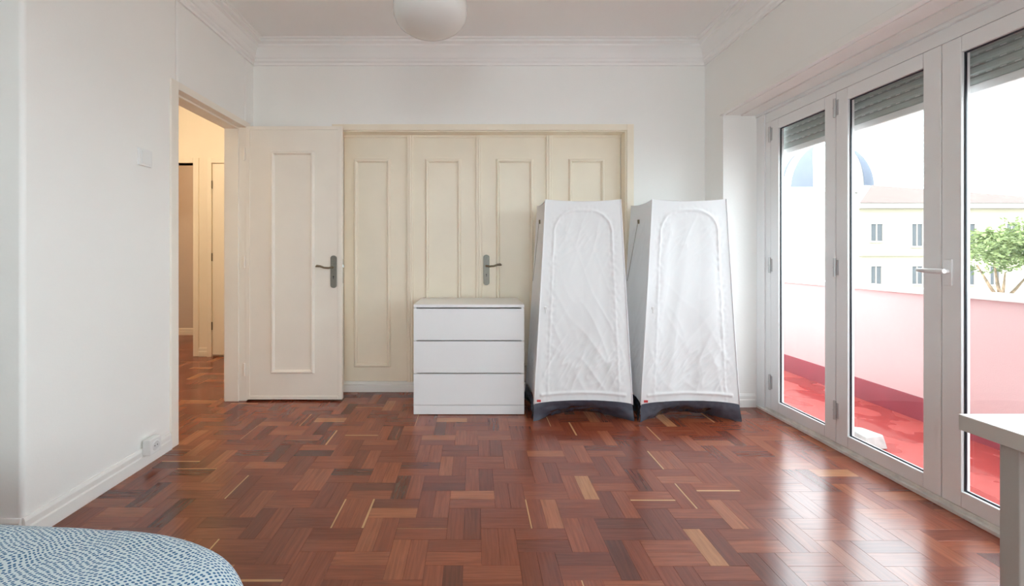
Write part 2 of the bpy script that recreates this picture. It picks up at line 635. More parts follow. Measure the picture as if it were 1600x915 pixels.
std = block_mesh('parquet_block', BW, L3, M_WOOD_OBJ)
n_ind = 0
rest = []
for s, kind, c, full in pieces:
    if n_ind < 300 and s > 0:
        whole = abs((c[1] - c[0]) - (full[1] - full[0])) < 1e-6 and abs((c[3] - c[2]) - (full[3] - full[2])) < 1e-6
        w_, l_ = (c[3] - c[2], c[1] - c[0]) if kind == 'H' else (c[1] - c[0], c[3] - c[2])
        me = std if whole else block_mesh('parquet_block_cut', w_, l_, M_WOOD_OBJ)
        o = bpy.data.objects.new('parquet_block', me)
        COL.objects.link(o)
        o.parent = floor
        o.location = ((c[0] + c[1]) / 2, (c[2] + c[3]) / 2, -0.0004 * R.random())
        o.rotation_euler = (R.gauss(0, 0.0006), R.gauss(0, 0.0004), (0 if kind == 'H' else PI / 2) + (PI if R.random() < .5 else 0))
        o['tone'] = tone()
        n_ind += 1
    else:
        rest.append((kind, c))
vv, ff, uvs, tones = [], [], [], []
for kind, c in rest:
    g, ch = GAP / 2, 0.0004
    x0, x1, y0, y1 = c[0] + g, c[1] - g, c[2] + g, c[3] - g
    o = len(vv)
    zt = -0.0003 * R.random()
    vv += [(x0, y0, -TH), (x1, y0, -TH), (x1, y1, -TH), (x0, y1, -TH), (x0, y0, zt), (x1, y0, zt), (x1, y1, zt), (x0, y1, zt)]
    ff += [tuple(q + o for q in f) for f in ((0, 1, 5, 4), (1, 2, 6, 5), (2, 3, 7, 6), (3, 0, 4, 7), (4, 5, 6, 7))]
    tn = tone()
    fl = R.random() < 0.5
    for p in vv[o:]:
        u, v = (p[0] - c[0], p[1] - c[2]) if kind == 'H' else (p[1] - c[2], p[0] - c[0])
        if fl:
            v = BW - v
        uvs.append((u, v))
        tones.append(tn)
me = bpy.data.meshes.new('parquet_field')
me.from_pydata(vv, [], ff)
ul = me.uv_layers.new(name='grain')
for lp in me.loops:
    ul.data[lp.index].uv = uvs[lp.vertex_index]
ta = me.attributes.new('tone', 'FLOAT', 'POINT')
ta.data.foreach_set('value', tones)
me.materials.append(M_WOOD_GEO)
o = bpy.data.objects.new('parquet_block_field', me)
COL.objects.link(o)
o.parent = floor
o['kind'] = 'stuff'
struct(MB().box(-4.85, XL - T, YC + 0.15, 6.1, -0.05, -TH - 0.0005).build('floor_hall', M_SHEET), 'parquet floor of the hall')

# ------------------------------------------------------------------ cornice, baseboards, casings
prof = [(0.0, 2.705), (0.014, 2.705), (0.014, 2.725), (0.026, 2.735), (0.026, 2.752), (0.034, 2.757), (0.048, 2.79), (0.075, 2.825),
        (0.088, 2.832), (0.088, 2.845), (0.118, 2.852), (0.118, 2.866), (0.135, 2.870), (0.135, ZC), (0.0, ZC)]


def sweep(path, prof, name, label, material):
    """path: list of (x,y, inward normal) corner points with combined inward offsets"""
    mb = MB()
    n = len(prof)
    vs_ = []
    for (x, y, nx, ny) in path:
        for p, z in prof:
            vs_.append((x + nx * p, y + ny * p, z))
    fs_ = [(k * n + i, k * n + (i + 1) % n, (k + 1) * n + (i + 1) % n, (k + 1) * n + i) for k in range(len(path) - 1) for i in range(n)]
    fs_.append(tuple(range(n)))
    fs_.append(tuple((len(path) - 1) * n + i for i in range(n))[::-1])
    mb.add(vs_, fs_)
    return struct(mb.build(name, material), label)


sweep([(XL, YC, 1, 0), (XL, YB, 1, -1), (XR, YB, -1, -1), (XR, YR, -1, 0)], prof, 'trim_1', 'stepped white plaster cornice round the ceiling', M_CEIL)
bprof = [(0, 0), (0.016, 0), (0.016, 0.055), (0.012, 0.062), (0.012, 0.085), (0.006, 0.10), (0, 0.10)]
sweep([(XL, YC + 0.0, 1, 0), (XL, 2.515, 1, 0)], bprof, 'baseboard_left', 'white stepped baseboard along the side wall', M_TRIM)
sweep([(XFAR, YC, 0, -1), (XL - 0.002, YC, 0, -1)], bprof, 'baseboard_front_left', 'white baseboard behind the bed corner', M_TRIM)
sweep([(CX1 + 0.05, YB, 0, -1), (XR, YB, -1, -1), (XR, WY1, -1, -1), (2.14, WY1, 0, -1)], bprof, 'baseboard_back', 'white baseboard behind the tent wardrobes', M_TRIM)
sweep([(-3.19 + 0.05, 4.82, 0, -1), (-2.99, 4.82, 0, -1)], bprof, 'baseboard_hall', 'cream baseboard on the hall wall', M_HALL)
sweep([(-4.9, 6.1, 0, -1), (HX1 - 0.1, 6.1, 0, -1)], bprof, 'baseboard_far_room', 'cream baseboard in the room beyond the hall', M_HALL)

# doorway lining and casing on the left wall
m = MB()
d0, d1, dz = 2.575, 3.345, 2.165
m.box(XL - T - 0.012, XL + 0.012, d0 - 0.06, d0 + 0.002, 0, dz + 0.045)
m.box(XL - T - 0.012, XL + 0.012, d0 + 0.002, d1 + 0.06, dz - 0.002, dz + 0.045)
m.box(XL - T - 0.012, XL + 0.012, d1 - 0.002, d1 + 0.05, 0, dz - 0.002)
m.box(XL - T, XL - 0.045, d0 + 0.002, d0 + 0.016, 0, dz - 0.002)
m.box(XL - T, XL - 0.045, d1 - 0.016, d1 - 0.002, 0, dz - 0.002)
m.box(XL - T, XL - 0.045, d0 + 0.016, d1 - 0.016, dz - 0.016, dz - 0.002)
struct(m.build('trim_2', M_DOOR, bevel=0.003), 'cream painted lining and casing of the open doorway')

# hall: casing of the far opening, closed hall door
m = MB()
m.box(-3.19, -3.13, 4.80, 4.95, 0, 2.26).box(-4.1, -3.19, 4.80, 4.95, 2.20, 2.26).box(-4.16, -4.1, 4.80, 4.95, 0, 2.26)
struct(m.build('trim_3', M_HALL, bevel=0.004), 'cream casing of the opening across the hall')
hd = struct(empty('door_2', (-2.97, 4.80, 0)), 'closed cream hall door seen through the doorway')
MB().box(-0.05, 0.0, -0.02, 0.02, 0, 2.25).box(0.0, 0.9, -0.02, 0.02, 2.195, 2.25).build('door_casing', M_HALL, hd, bevel=0.003)
MB().box(0.006, 0.85, -0.005, 0.02, 0.02, 2.19).build('door_leaf', M_HALL, hd, bevel=0.002)
for z in (0.35, 1.13, 1.95):
    MB().tube([(0.003, -0.012, z - 0.045), (0.003, -0.012, z + 0.045)], 0.008).build('hinge', M_BRONZE, hd, smooth=False)


def ring(mb, x0, x1, z0, z1, y, w, d, h=None):
    """picture-frame moulding on a face looking towards -y"""
    prf = [(0, 0), (0.15 * w, d * 0.6), (0.35 * w, d), (0.65 * w, d), (0.85 * w, d * 0.6), (w, 0)]
    n = len(prf)
    vs_ = []
    for (cx, cz, sx, sz) in ((x0, z0, 1, 1), (x1, z0, -1, 1), (x1, z1, -1, -1), (x0, z1, 1, -1)):
        for p, q in prf:
            vs_.append((cx + sx * p, y - q, cz + sz * p))
    fs_ = [(k * n + i, k * n + i + 1, ((k + 1) % 4) * n + i + 1, ((k + 1) % 4) * n + i) for k in range(4) for i in range(n - 1)]
    mb.add(vs_, fs_)


def lever_set(parent, x, z, y, side, mplate, mlever):
    """long rounded plate, curved lever, keyhole; face looks towards -y; lever points to side (-1 left, +1 right)"""
    w2_, h2 = 0.025, 0.128
    poly = []
    for k in range(13):
        a = PI * k / 12
        poly.append((x + w2_ * math.cos(a), z + h2 - 0.02 + 0.02 * math.sin(a)))
    for k in range(13):
        a = PI + PI * k / 12
        poly.append((x + w2_ * math.cos(a), z - h2 + 0.02 + 0.02 * math.sin(a)))
    h = MB().prism(poly, 'y', y - 0.009, y).build('handle_plate', mplate, parent, bevel=0.0025)
    zl = z + 0.035
    g = MB()
    g.tube([(x, y - 0.006, zl), (x, y - 0.05, zl)], 0.010)
    g.tube([(x, y - 0.05, zl), (x + side * 0.025, y - 0.052, zl - 0.004), (x + side * 0.06, y - 0.052, zl - 0.001), (x + side * 0.09, y - 0.052, zl + 0.010),
            (x + side * 0.115, y - 0.052, zl + 0.012), (x + side * 0.125, y - 0.052, zl + 0.006)], [0.009, 0.008, 0.0075, 0.0085, 0.010, 0.005])
    g.build('lever', mlever, parent, smooth=True)
    k = MB()
    k.prism([(x + 0.005 * math.cos(a * PI / 6), z - 0.038 + 0.006 * math.sin(a * PI / 6)) for a in range(12)], 'y', y - 0.0105, y - 0.008)
    k.box(x - 0.0025, x + 0.0025, y - 0.0105, y - 0.008, z - 0.056, z - 0.038)
    k.build('keyhole', M_BLACK, parent)


# open room door, folded flat in front of the back wall
DY = 3.345
d1o = struct(empty('door_1', (XL, DY, 0)), 'cream panelled door standing open in front of the closet')
dx0, dx1, dzb, dzt = 0.012, 0.765, 0.012, 2.172
MB().box(dx0, dx1, 0.0, 0.038, dzb, dzt).build('door_leaf', M_DOOR, d1o, bevel=0.002)
m = MB()
e = 0.028
m.box(dx0 - 0.004, dx0 + e, -0.006, 0.0, dzb, dzt).box(dx1 - e, dx1 + 0.005, -0.006, 0.03, dzb, dzt)
m.box(dx0 + e, dx1 - e, -0.006, 0.0, dzb, dzb + e).box(dx0 + e, dx1 - e, -0.006, 0.0, dzt - e, dzt)
m.build('edge_lipping', M_DOOR, d1o, bevel=0.002)
m = MB()
ring(m, 0.205, 0.552, 0.216, 1.978, 0.0, 0.032, 0.020)
m.build('panel_moulding', M_DOOR, d1o)
lever_set(d1o, 0.703, 1.022, 0.0, -1, M_METAL, M_BRONZE)
MB().box(dx1 + 0.004, dx1 + 0.007, 0.004, 0.026, 0.93, 1.12).box(dx1 + 0.007, dx1 + 0.016, 0.010, 0.020, 1.055, 1.075).build('latch_plate', M_CHROME, d1o)
m = MB()
for z in (0.25, 1.1, 1.95):
    m = MB().tube([(0.0, -0.010, z - 0.05), (0.0, -0.010, z + 0.05)], 0.008)
    m.build('hinge', M_DOOR, d1o, smooth=False)

# ------------------------------------------------------------------ fitted closet
cl = tag(empty('fitted_closet', ((CX0 + CX1) / 2, YP, 0)), 'cream built-in closet with four tall panelled doors set in the back wall', 'closet')
ox = -(CX0 + CX1) / 2
m = MB()
# flat architrave on the wall face plus lining of the recess
for (a, b, c, d) in ((CX0 - 0.045, CX0 + 0.006, 0, HEAD), (CX1 - 0.006, CX1 + 0.05, 0, HEAD), (CX0 + 0.006, CX1 - 0.006, HEAD - 0.05, HEAD)):
    m.box(a + ox, b + ox, YB - YP - 0.014, YB - YP - 0.001, c, d)
m.box(CX0 + ox, CX0 + ox + 0.018, YB - YP, 0.0, 0, HEAD - 0.04)
m.box(CX1 + ox - 0.018, CX1 + ox, YB - YP, 0.0, 0, HEAD - 0.04)
m.box(CX0 + ox + 0.018, CX1 + ox - 0.018, YB - YP, 0.0, HEAD - 0.06, HEAD - 0.038)
m.build('closet_frame', M_CREAM, cl, bevel=0.003)
seams = [CX0 + 0.018, -0.535, 0.045, 0.635, CX1 - 0.018]
ztop = HEAD - 0.06
rings = [(-1.011, -0.700), (-0.408, -0.105), (0.190, 0.505), (0.800, 1.105)]
for k in range(4):
    a, b = seams[k] + ox, seams[k + 1] + ox
    dr = MB().box(a + 0.0015, b - 0.0015, 0.0, 0.04, 0.09, ztop - 0.003).build('closet_door', M_CREAM, cl, bevel=0.002)
    m = MB()
    ring(m, rings[k][0] + ox, rings[k][1] + ox, 0.208, 1.965, 0.0, 0.032, 0.022)
    m.build('panel_moulding', M_CREAM, dr)
    if k == 2:
        lever_set(dr, 0.108 + ox, 1.028, 0.0, 1, M_METAL, M_BRONZE)
for k in (1, 2, 3):
    s = seams[k] + ox
    MB().prism([(s - 0.026, 0.0), (s - 0.025, -0.020), (s - 0.021, -0.025), (s - 0.008, -0.025), (s - 0.004, -0.031), (s + 0.004, -0.031), (s + 0.008, -0.025), (s + 0.021, -0.025), (s + 0.025, -0.020), (s + 0.026, 0.0)],
               'z', 0.09, ztop - 0.01).build('batten', M_CREAM, cl)
m = MB()
m.box(CX0 + ox + 0.018, CX1 + ox - 0.018, -0.018, 0.04, 0, 0.062).box(CX0 + ox + 0.018, CX1 + ox - 0.018, -0.010, 0.04, 0.062, 0.088)
m.build('plinth', M_TRIM, cl, bevel=0.003)
m = MB()
m.box(CX0 + ox + 0.018, CX1 + ox - 0.018, -0.010, 0.0, ztop - 0.022, ztop)
m.build('top_rail', M_CREAM, cl, bevel=0.003)

# ------------------------------------------------------------------ folding balcony doors
w1 = struct(empty('window_1', (XW, (WY0 + WY1) / 2, 0)), 'white four-leaf folding glass doors to the balcony')
cy = (WY0 + WY1) / 2
FT = 2.128
m = MB()
# outer frame: head and jambs
m.box(0.0, 0.075, WY0 - cy, WY1 - cy, FT, HEAD - 0.03)
m.box(-0.02, 0.075, WY0 - cy, WY1 - cy, HEAD - 0.03, HEAD)
m.box(0.0, 0.075, WY1 - cy - 0.135, WY1 - cy, 0.0, FT)
m.box(-0.012, 0.0, WY1 - cy - 0.085, WY1 - cy - 0.0, 0.0, HEAD - 0.03)
m.box(0.0, 0.075, WY0 - cy, WY0 - cy + 0.03, 0.0, FT)
m.build('outer_frame', M_PVC, w1, bevel=0.003)
m = MB()
m.box(-0.022, 0.10, WY0 - cy, WY1 - cy, 0.0, 0.018).box(-0.002, 0.02, WY0 - cy, WY1 - cy, 0.018, 0.034)
m.box(0.05, 0.10, WY0 - cy, WY1 - cy, 0.018, 0.034)
m.build('threshold_track', M_SILLD, w1, bevel=0.003)
SZ0, SZ1 = 0.036, 2.125
SY = [3.076, 2.521, 1.952, 1.384, 0.835]
ST = 0.078
for k in range(4):
    y1, y0 = SY[k] - cy - 0.0015, SY[k + 1] - cy + 0.0015
    m = MB()
    m.box(-0.004, 0.038, y0, y0 + ST, SZ0, SZ1).box(-0.004, 0.038, y1 - ST, y1, SZ0, SZ1)
    m.box(-0.004, 0.038, y0 + ST, y1 - ST, SZ0, SZ0 + 0.072).box(-0.004, 0.038, y0 + ST, y1 - ST, SZ1 - 0.072, SZ1)
    sash = m.build('sash', M_PVC, w1, bevel=0.004)
    a, b, c, d = y0 + ST, y1 - ST, SZ0 + 0.072, SZ1 - 0.072
    m = MB()
    g = 0.006
    m.box(0.010, 0.017, a, a + g, c, d).box(0.010, 0.017, b - g, b, c, d).box(0.010, 0.017, a + g, b - g, c, c + g).box(0.010, 0.017, a + g, b - g, d - g, d)
    m.build('gasket', M_GASKET, sash)
    MB().box(0.016, 0.026, a + g, b - g, c + g, d - g).build('pane', M_GLASS, sash)
    if k in (0, 1, 3):
        yh = y1
        for z in (0.23, 1.08, 2.03):
            h = MB()
            h.tube([(-0.012, yh, z - 0.055), (-0.012, yh, z + 0.055)], 0.0075)
            h.box(-0.008, -0.003, yh - 0.018, yh - 0.003, z - 0.045, z + 0.045)
            h.tube([(-0.012, yh, z - 0.003), (-0.012, yh, z + 0.003)], 0.0095)
            h.build('hinge', M_HINGE, sash)
    if k == 2:
        h = MB()
        yh, zh = y1 - 0.032, 1.08
        h.box(-0.014, -0.004, yh - 0.016, yh + 0.016, zh - 0.065, zh + 0.055)
        h.tube([(-0.012, yh, zh), (-0.055, yh, zh)], 0.010)
        h.tube([(-0.055, yh - 0.025, zh + 0.002), (-0.057, yh, zh + 0.001), (-0.057, yh + 0.04, zh + 0.001), (-0.052, yh + 0.085, zh + 0.003), (-0.05, yh + 0.10, zh + 0.004)],
               [0.011, 0.0125, 0.011, 0.009, 0.006])
        h.build('handle', M_PVC, sash, bevel=0.002)
struct(MB().box(XR - 0.022, XR + 0.012, WY0 - 0.03, WY1 + 0.014, HEAD - 0.006, HEAD + 0.040).box(XR + 0.016, XR + 0.13, WY0, WY1, HEAD - 0.008, HEAD).box(XR + 0.136, XW - 0.021, WY0, WY1, HEAD - 0.014, HEAD).build(
    'trim_4', M_TRIM, bevel=0.003), 'white strip along the head of the balcony doors')

# roller shutter, partly lowered outside the glass
XS = 2.275
sh = tag(empty('roller_shutter', (XS, cy, 1.886)), 'grey slatted roller shutter lowered a little outside the balcony doors', 'shutter')
z = 0.0
MB().box(-0.012, 0.012, WY0 - cy + 0.02, WY1 - cy - 0.12, 0, 0.038).build('bottom_bar', M_PVC, sh, bevel=0.003)
z = 0.038
pit = 0.046
slat_me = None
for k in range(6):
    m = MB()
    pr = [(-0.004, 0.0), (-0.009, 0.008), (-0.010, 0.020), (-0.009, 0.032), (-0.003, 0.040), (-0.003, pit - 0.001), (0.003, pit - 0.001), (0.004, 0.0)]
    if slat_me is None:
        m.prism([(p[0], p[1]) for p in pr], 'y', WY0 - cy + 0.02, WY1 - cy - 0.12)
        o = m.build('slat', M_SHUTTER, sh)
        slat_me = o.data
    else:
        o = bpy.data.objects.new('slat', slat_me)
        COL.objects.link(o)
        o.parent = sh
    o.location = (0, 0, z)
    hl = MB()
    yy = WY0 - cy + 0.05
    while yy < WY1 - cy - 0.14:
        hl.box(-0.0045, -0.0025, yy, yy + 0.022, z + 0.0415, z + 0.0445)
        yy += 0.05
    hl.build('vent_holes', M_PLASTIC, o)['kind'] = 'stuff'
    o.children[0].location = (0, 0, -z)
    z += pit

# ------------------------------------------------------------------ balcony
bal = struct(MB().box(XO, XP + 0.16, -4.0, 8.0, ZB - 0.2, ZB).build('floor_balcony', M_REDFLOOR), 'wet red painted balcony floor')
struct(MB().box(XP, XP + 0.16, -4.0, 8.0, ZB, 0.875).build('wall_parapet', M_PINK), 'pink rendered balcony parapet')
struct(MB().box(XP - 0.012, XP, -4.0, 8.0, ZB, 0.135).build('baseboard_balcony', M_SKIRT), 'dark crimson band along the foot of the parapet')
m = MB().box(XP - 0.03, XP + 0.19, -4.0, 8.0, 0.875, 0.912)
struct(m.build('trim_5', M_COPING, bevel=0.004), 'pale stone coping on the balcony parapet')
# white stone by the glass
sx_, sy_ = 2.45, 2.66
m = MB()
m.add([(-0.06, -0.10, 0), (0.075, -0.09, 0), (0.07, 0.085, 0), (-0.055, 0.10, 0), (-0.055, -0.085, 0.075), (0.06, -0.075, 0.085), (0.062, 0.07, 0.07), (-0.05, 0.09, 0.08)],
      [(0, 3, 2, 1), (4, 5, 6, 7), (0, 1, 5, 4), (1, 2, 6, 5), (2, 3, 7, 6), (3, 0, 4, 7)])
tag(m.build('stone_block', mat('white_stone', (0.5, 0.49, 0.47), 0.8, nscale=25, namp=0.25), bevel=0.010, loc=(sx_, sy_, ZB)), 'rough white stone block on the red balcony floor', 'stone')

# ------------------------------------------------------------------ chest of drawers
CHX0, CHX1, CHY0, CHY1 = -0.434, 0.366, 3.05, 3.53
ch = tag(empty('chest_of_drawers', ((CHX0 + CHX1) / 2, CHY0, 0)), 'white three-drawer chest standing against the closet doors', 'chest of drawers')
w_ = (CHX1 - CHX0) / 2
dp = CHY1 - CHY0
m = MB()
m.box(-w_ + 0.001, -w_ + 0.02, 0.016, dp, 0.0, 0.775).box(w_ - 0.02, w_ - 0.001, 0.016, dp, 0.0, 0.775).box(-w_ + 0.02, w_ - 0.02, dp - 0.01, dp, 0.03, 0.775)
m.build('carcass', M_LAM, ch)
MB().box(-w_, w_, 0.0, dp, 0.775, 0.797).build('top', M_LAM, ch, bevel=0.0015)
MB().box(-w_, w_, 0.002, 0.02, 0.004, 0.068).build('plinth', M_LAM, ch, bevel=0.0015)
for z0, z1 in ((0.0715, 0.295), (0.303, 0.531), (0.539, 0.766)):
    dr = MB().box(-w_, w_, 0.0, 0.018, z0, z1).build('drawer', M_LAM, ch, bevel=0.0015)
    MB().box(-w_ + 0.022, w_ - 0.022, 0.019, dp - 0.03, z0 + 0.02, z1 - 0.01).build('drawer_box', M_DARKGAP, dr)

# ------------------------------------------------------------------ tent wardrobes
def fbm(x, y, z=0.0):
    return noise.noise((x, y, z))


def tent(cx_top, cx_bot, yf, label, seed, wt=0.525, wb=0.70, ht=1.545, depth=0.45):
    root = tag(empty('tent_wardrobe', ((cx_top + cx_bot) / 2, yf, 0)), label, 'wardrobe', 'white fabric tent wardrobes')
    bx, by = (cx_top + cx_bot) / 2, yf
    sk = 0.115                       # height of the dark skirt at the corners

    def corner(ix, iy, z):
        t = z / ht
        s = t ** 0.92
        xx = (cx_bot + (cx_top - cx_bot) * s) + (ix - 0.5) * (wb + (wt - wb) * s)
        y0 = yf + 0.028 * s
        y1 = yf + depth + 0.03 - 0.05 * s
        yy = y0 if iy == 0 else y1
        return Vector((xx - bx, yy - by, z))

    def seam(u):
        return sk + 0.028 * (4 * u * (1 - u)) ** 0.7

    def topz(u):
        return ht - 0.014 * 4 * u * (1 - u)

    def rrect(u, v, wpan, hpan):
        """distance to the zip outline (arched at the top)"""
        x, y = (u - 0.5) * wpan, v * hpan
        hw_ = 0.37 * wpan
        topy = 0.955 * hpan
        rad = 0.30 * wpan
        if y > topy - rad:
            if abs(x) > hw_ - rad:
                dx = abs(x) - (hw_ - rad)
                return abs(math.hypot(dx, y - (topy - rad)) - rad)
            return abs(y - topy)
        return abs(abs(x) - hw_)

    def face(c0, c1, nrm, nu, nv, zip_=False, sag=0.02, amp=1.0, sd=0.0):
        def P(u, v):
            z = seam(u) + (topz(u) - seam(u)) * v
            a = corner(*c0, z)
            b = corner(*c1, z)
            p = a.lerp(b, u)
            wpan = (b - a).length
            hpan = ht - sk
            e = min(1.0, 4 * u * (1 - u) * 1.6) * min(1.0, 10 * (1 - v)) * min(1.0, 12 * v + 0.15)
            d = -sag * 4 * u * (1 - u) * (0.35 + 0.65 * math.sin(PI * min(1, v * 1.0)) ** 0.8)
            x, y = u * wpan, v * hpan
            # creases: fan out of the lower corners and hang from the upper ones
            warp = fbm(x * 2.2, y * 1.5, sd)
            fan = (u - 0.5) * (1 - v) * 0.25
            k1 = fbm((x - fan) * 11 + 0.9 * warp, y * 0.9 + sd, sd)
            k2 = fbm((x + 0.50 * y) * 8 + sd, (y - 0.4 * x) * 1.7, sd + 4)
            k3 = fbm((x - 0.45 * y) * 8 - sd, (y + 0.4 * x) * 1.7, sd + 9)
            k4 = fbm(x * 3.5, y * 2.2, sd + 20)
            k5 = fbm((x - 0.8 * y) * 22, (y + 0.8 * x) * 4.5, sd + 40)
            low = max(0.0, 1 - v * 1.7)
            up = math.exp(-((v - 0.82) / 0.10) ** 2)
            f = 0.016 * (k1 + 0.35 * abs(k1)) * (0.15 + 0.85 * (1 - v) ** 1.3)
            f += 0.0055 * max(0, 1 - 3.0 * abs(k2)) ** 1.6 * (0.10 + 0.9 * low)
            f += 0.0055 * max(0, 1 - 3.0 * abs(k3)) ** 1.6 * (0.12 + 0.9 * low + 0.4 * up)
            f += 0.012 * k4
            f += 0.005 * max(0, 1 - 2.5 * abs(k5)) ** 1.5 * (max(0.0, 1 - 6 * abs(v - 0.17)) + 0.6 * up * (1.2 - u))
            d += f * amp * e
            if zip_:
                q = rrect(u, v, wpan, hpan)
                d += (0.0065 * math.exp(-(q / 0.008) ** 2)) * min(1, 20 * v) * (0.40 + 0.60 * min(1, max(0, (v - 0.68) / 0.12)))
                # pucker beside the zip
                d += 0.003 * math.exp(-(q / 0.03) ** 2) * fbm(x * 45, y * 35, sd + 2)
                # hem of the flap
                d += 0.007 * math.exp(-((y - 0.055) / 0.009) ** 2) * (1 if 0.06 < u < 0.94 else 0)
            return tuple(p + Vector(nrm) * d)
        return MB().grid(P, nu, nv)

    face((0, 0), (1, 0), (0, -1, 0), 110, 200, True, 0.018, 1.0, seed).build('front_panel', M_TENT, root, smooth=True)
    face((0, 1), (0, 0), (-1, 0, 0), 50, 110, False, 0.03, 0.9, seed + 50).build('side_panel', M_TENT, root, smooth=True)
    face((1, 0), (1, 1), (1, 0, 0), 50, 110, False, 0.03, 0.9, seed + 70).build('side_panel', M_TENT, root, smooth=True)
    face((1, 1), (0, 1), (0, 1, 0), 30, 60, False, 0.01, 0.6, seed + 90).build('back_panel', M_TENT, root, smooth=True)

    def Ptop(u, v):
        a = corner(0, 0, ht).lerp(corner(1, 0, ht), u)
        b = corner(0, 1, ht).lerp(corner(1, 1, ht), u)
        p = a.lerp(b, v)
        su, sv = 4 * u * (1 - u), 4 * v * (1 - v)
        p.z = ht - 0.014 * su * (1 - sv) - 0.014 * sv * (1 - su) - 0.035 * su * sv
        return tuple(p)
    MB().grid(Ptop, 24, 24).build('top_panel', M_TENT, root, smooth=True)

    # dark skirt, slack between the corners
    def skirt(c0, c1, nrm, sd, pull, lift):
        def P(u, v):
            zt = seam(u) + 0.002
            a = 4 * u * (1 - u)
            zb = 0.002 + lift * a ** 1.2
            z = zb + (zt - zb) * v
            q = corner(*c0, z).lerp(corner(*c1, z), u)
            flare = (1 - v) * 0.010 * (1 - a)
            d = flare - pull * a ** 1.3 * (1 - v) ** 1.4
            d += 0.022 * fbm(u * 9 + sd, v * 2.5, sd) * math.sqrt(a) * (1 - v * 0.8) + 0.010 * fbm(u * 26 + sd, v * 5, sd + 3) * math.sqrt(a) * (1 - v * 0.7)
            d += 0.016 * math.exp(-((v - 0.55) / 0.25) ** 2) * a * 0.6
            return tuple(q + Vector(nrm) * d)
        return MB().grid(P, 60, 14)
    skirt((0, 0), (1, 0), (0, -1, 0), seed, 0.125, 0.022).build('skirt', M_TENTDARK, root, smooth=True)
    skirt((0, 1), (0, 0), (-1, 0, 0), seed + 5, 0.03, 0.01).build('skirt', M_TENTDARK, root, smooth=True)
    skirt((1, 0), (1, 1), (1, 0, 0), seed + 8, 0.03, 0.01).build('skirt', M_TENTDARK, root, smooth=True)
    # piped seams on the upright edges
    for ix in (0, 1):
        pts = [corner(ix, 0, sk + (ht - sk) * k / 14) + Vector((0.001 * (1 if ix else -1), -0.001, 0)) for k in range(15)]
        MB().tube(pts, 0.0045, 8).build('piping', M_TENT, root, smooth=True)
    # pointed fabric tips at the top corners
    # zip pull and flap tie
    zc = 0.80
    a = corner(0, 0, zc)
    MB().box(a.x + 0.028, a.x + 0.046, a.y - 0.022, a.y - 0.012, zc - 0.022, zc - 0.004).box(a.x + 0.034, a.x + 0.040, a.y - 0.020, a.y - 0.013, zc - 0.05, zc - 0.022).build(
        'zip_pull', M_PLASTIC, root, bevel=0.002)
    a = corner(0, 0, 0.125)
    MB().box(a.x + 0.018, a.x + 0.045, a.y - 0.009, a.y - 0.005, 0.135, 0.150).build('red_label', M_RED, root)
    a = corner(0, 1, ht - 0.13).lerp(corner(0, 0, ht - 0.13), 0.42)
    MB().box(a.x - 0.004, a.x + 0.006, a.y - 0.009, a.y + 0.009, ht - 0.155, ht - 0.125).build('tie_tag', M_BRONZE, root)
    b = corner(0, 1, 0.95).lerp(corner(0, 0, 0.95), 0.10)
    pts = [a.lerp(b, k / 8) + Vector((-0.003 + 0.024 * math.sin(PI * (0.25 + 0.55 * k / 8)) * 0.0, 0, 0)) for k in range(9)]
    for k, p in enumerate(pts):
        p.z = (ht - 0.145) + (0.95 - (ht - 0.145)) * k / 8
    MB().tube(pts, 0.0022, 6).build('tie_cord', M_GREYLEG, root)
    return root


tent(0.768, 0.762, 2.935, 'white fabric tent wardrobe beside the white chest of drawers', 3.0)
tent(1.508, 1.500, 2.925, 'white fabric tent wardrobe in the corner by the balcony doors', 17.0, wt=0.515)

# ------------------------------------------------------------------ bed and duvet
BX0, BX1, BY0, BY1 = -1.92, -0.425, -0.98, 1.075
bed = tag(empty('bed', ((BX0 + BX1) / 2, (BY0 + BY1) / 2, 0), -0.06), 'low bed under the blue dotted duvet in the near left corner', 'bed')
bw, bl = (BX1 - BX0) / 2 - 0.03, (BY1 - BY0) / 2 - 0.03
MB().box(-bw + 0.06, bw - 0.06, -bl + 0.06, bl - 0.06, 0.16, 0.26).build('bed_frame', M_GREYLEG, bed, bevel=0.01)
MB().box(-bw + 0.07, bw - 0.07, -bl + 0.07, bl - 0.07, 0.26, 0.40).build('mattress', M_LAM, bed, bevel=0.06, seg=4)
for sx in (-1, 1):
    for sy in (-1, 1):
        MB().box(sx * (bw - 0.09), sx * (bw - 0.03), sy * (bl - 0.09), sy * (bl - 0.03), 0, 0.16).build('leg', M_GREYLEG, bed)

cxb, cyb = (BX0 + BX1) / 2, (BY0 + BY1) / 2
hx_, hy_ = (BX1 - BX0) / 2 + 0.012, (BY1 - BY0) / 2 + 0.02


